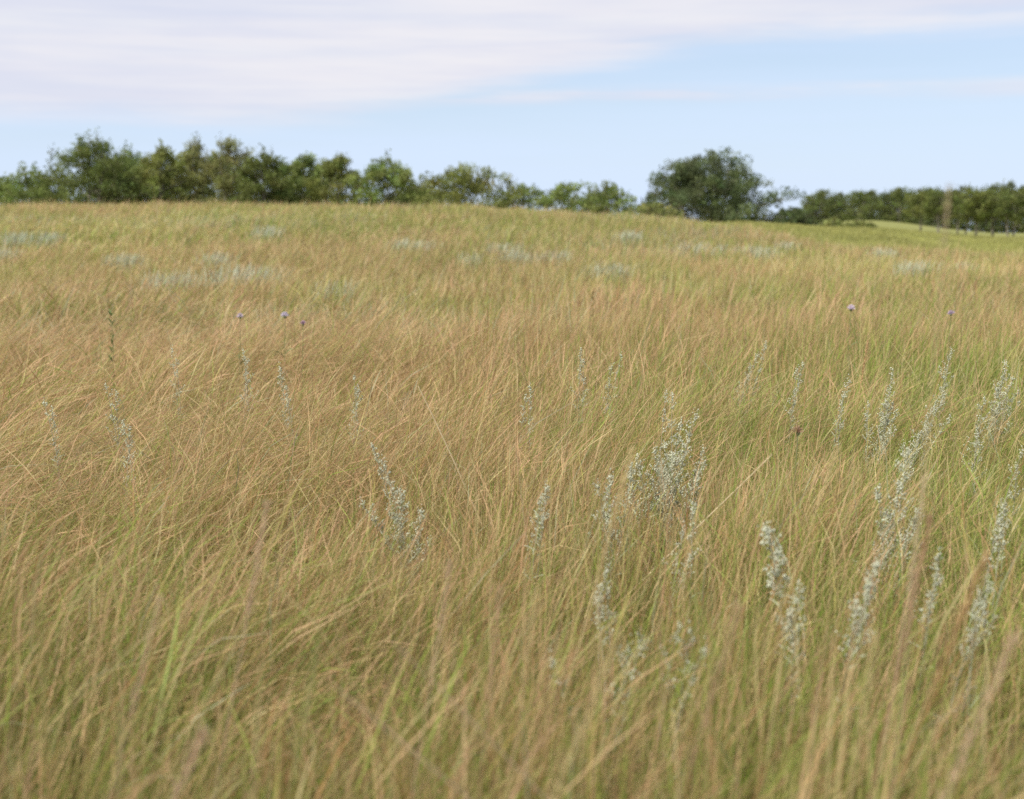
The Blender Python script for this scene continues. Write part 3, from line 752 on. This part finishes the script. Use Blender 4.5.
w = bpy.data.worlds.new('World'); SC.world = w; w.use_nodes = True
N, L = w.node_tree.nodes, w.node_tree.links; N.clear()
out = N.new('ShaderNodeOutputWorld'); bg = N.new('ShaderNodeBackground'); STR = .12; bg.inputs[1].default_value = STR
sky = N.new('ShaderNodeTexSky'); sky.sky_type = 'NISHITA'; sky.sun_disc = False; sky.sun_elevation = SUN_EL; sky.sun_rotation = SUN_AZ
sky.dust_density = .6; sky.ozone_density = 1.6; sky.air_density = 1.0
tc = N.new('ShaderNodeTexCoord'); sep = N.new('ShaderNodeSeparateXYZ'); L.new(tc.outputs['Generated'], sep.inputs[0])
def math_(op, a, b=None, c=None):
    n = N.new('ShaderNodeMath'); n.operation = op
    for i, v in enumerate((a, b, c)):
        if v is None: continue
        if isinstance(v, (int, float)): n.inputs[i].default_value = v
        else: L.new(v, n.inputs[i])
    return n.outputs[0]
def mrange(v, a, b, c=0., d=1., smooth=True):
    n = N.new('ShaderNodeMapRange'); n.interpolation_type = 'SMOOTHSTEP' if smooth else 'LINEAR'
    L.new(v, n.inputs['Value']); n.inputs['From Min'].default_value = a; n.inputs['From Max'].default_value = b; n.inputs['To Min'].default_value = c; n.inputs['To Max'].default_value = d
    return n.outputs[0]
def wnoise(scale, mapping, detail=5, rough=.55, dist=0.):
    mp = N.new('ShaderNodeMapping'); mp.inputs['Scale'].default_value = mapping; L.new(tc.outputs['Generated'], mp.inputs[0])
    mp.inputs['Rotation'].default_value = (0, R(-4), 0)
    n = N.new('ShaderNodeTexNoise'); n.inputs['Scale'].default_value = scale; n.inputs['Detail'].default_value = detail; n.inputs['Roughness'].default_value = rough
    n.inputs['Distortion'].default_value = dist; L.new(mp.outputs[0], n.inputs['Vector']); return n.outputs['Fac']
X, Z = sep.outputs[0], sep.outputs[2]
n_a = wnoise(4, (1, 1, 9)); n_b = wnoise(10, (1, 1, 12), 6, .6); n_c = wnoise(3, (1, 1, 16), 4, .5)
# lower edge of the cloud sheet, rising to the right
edge = mrange(X, -.22, .24, .081, .146)
e1 = math_('ADD', Z, math_('MULTIPLY', math_('SUBTRACT', n_a, .5), .030))
e1 = math_('ADD', e1, math_('MULTIPLY', math_('SUBTRACT', n_b, .5), .018))
sheet = mrange(math_('SUBTRACT', e1, edge), -.012, .014)
# thin streak below the sheet
sc_ = math_('SUBTRACT', math_('ADD', Z, math_('MULTIPLY', n_a, .012)), math_('ADD', math_('MULTIPLY', X, .004), .1065))
streak = math_('MULTIPLY', mrange(math_('ABSOLUTE', sc_), .010, .001), mrange(X, -.12, -.02))
streak = math_('MULTIPLY', streak, mrange(n_b, .38, .6, .25, .9))
veil = math_('ADD', mrange(Z, .14, .0, .40, .74), math_('MULTIPLY', n_c, .40))
s2 = math_('SUBTRACT', math_('ADD', Z, math_('MULTIPLY', n_b, .012)), .107)
streak2 = math_('MULTIPLY', math_('MULTIPLY', mrange(math_('ABSOLUTE', s2), .010, .001), mrange(X, .24, .36)), .6)
mask = math_('MAXIMUM', math_('MULTIPLY', sheet, mrange(n_c, .3, .62, .86, 1.)), math_('MAXIMUM', math_('MULTIPLY', streak, .75), streak2))
mask = math_('MULTIPLY', mask, mrange(Z, .25, .7, 1., .45)); veil = math_('MULTIPLY', veil, mrange(Z, .2, .6, 1., .4))
skyb = N.new('ShaderNodeMix'); skyb.data_type = 'RGBA'; L.new(veil, skyb.inputs[0]); L.new(sky.outputs[0], skyb.inputs[6])
k = 1 / STR
skyb.inputs[7].default_value = (.67 * k, .80 * k, 1.02 * k, 1)
cl = N.new('ShaderNodeMix'); cl.data_type = 'RGBA'; n_d = wnoise(3.6, (1, 1, 24), 7, .6, 1.2)
L.new(mrange(math_('ADD', math_('MULTIPLY', n_a, .72), math_('MULTIPLY', n_d, .28)), .34, .66), cl.inputs[0])
cl.inputs[6].default_value = (.71 * k, .73 * k, .85 * k, 1); cl.inputs[7].default_value = (.84 * k, .83 * k, .875 * k, 1)
fin = N.new('ShaderNodeMix'); fin.data_type = 'RGBA'; L.new(mask, fin.inputs[0]); L.new(skyb.outputs[2], fin.inputs[6]); L.new(cl.outputs[2], fin.inputs[7])
L.new(fin.outputs[2], bg.inputs[0]); L.new(bg.outputs[0], out.inputs[0])

# ------------------------------------------------------------------ camera
cd = bpy.data.cameras.new('camera'); cam = bpy.data.objects.new('camera', cd); COL.objects.link(cam)
cam.location = (0, 0, CAMZ); cam.rotation_euler = (math.pi / 2 - PITCH, 0, 0)
cd.sensor_width = 36; cd.lens = FPX / 1024 * 36; cd.clip_start = .05; cd.clip_end = 6000
cd.dof.use_dof = True; cd.dof.focus_distance = 5.6; cd.dof.aperture_fstop = 2.6
SC.camera = cam
SC.render.engine = 'CYCLES'
SC.cycles.max_bounces = 4; SC.cycles.diffuse_bounces = 2; SC.cycles.transmission_bounces = 2; SC.cycles.glossy_bounces = 1
SC.cycles.use_denoising = False; SC.cycles.denoiser = 'OPENIMAGEDENOISE'
SC.view_settings.view_transform = 'Standard'; SC.view_settings.look = 'None'; SC.view_settings.gamma = 1; SC.view_settings.exposure = .05
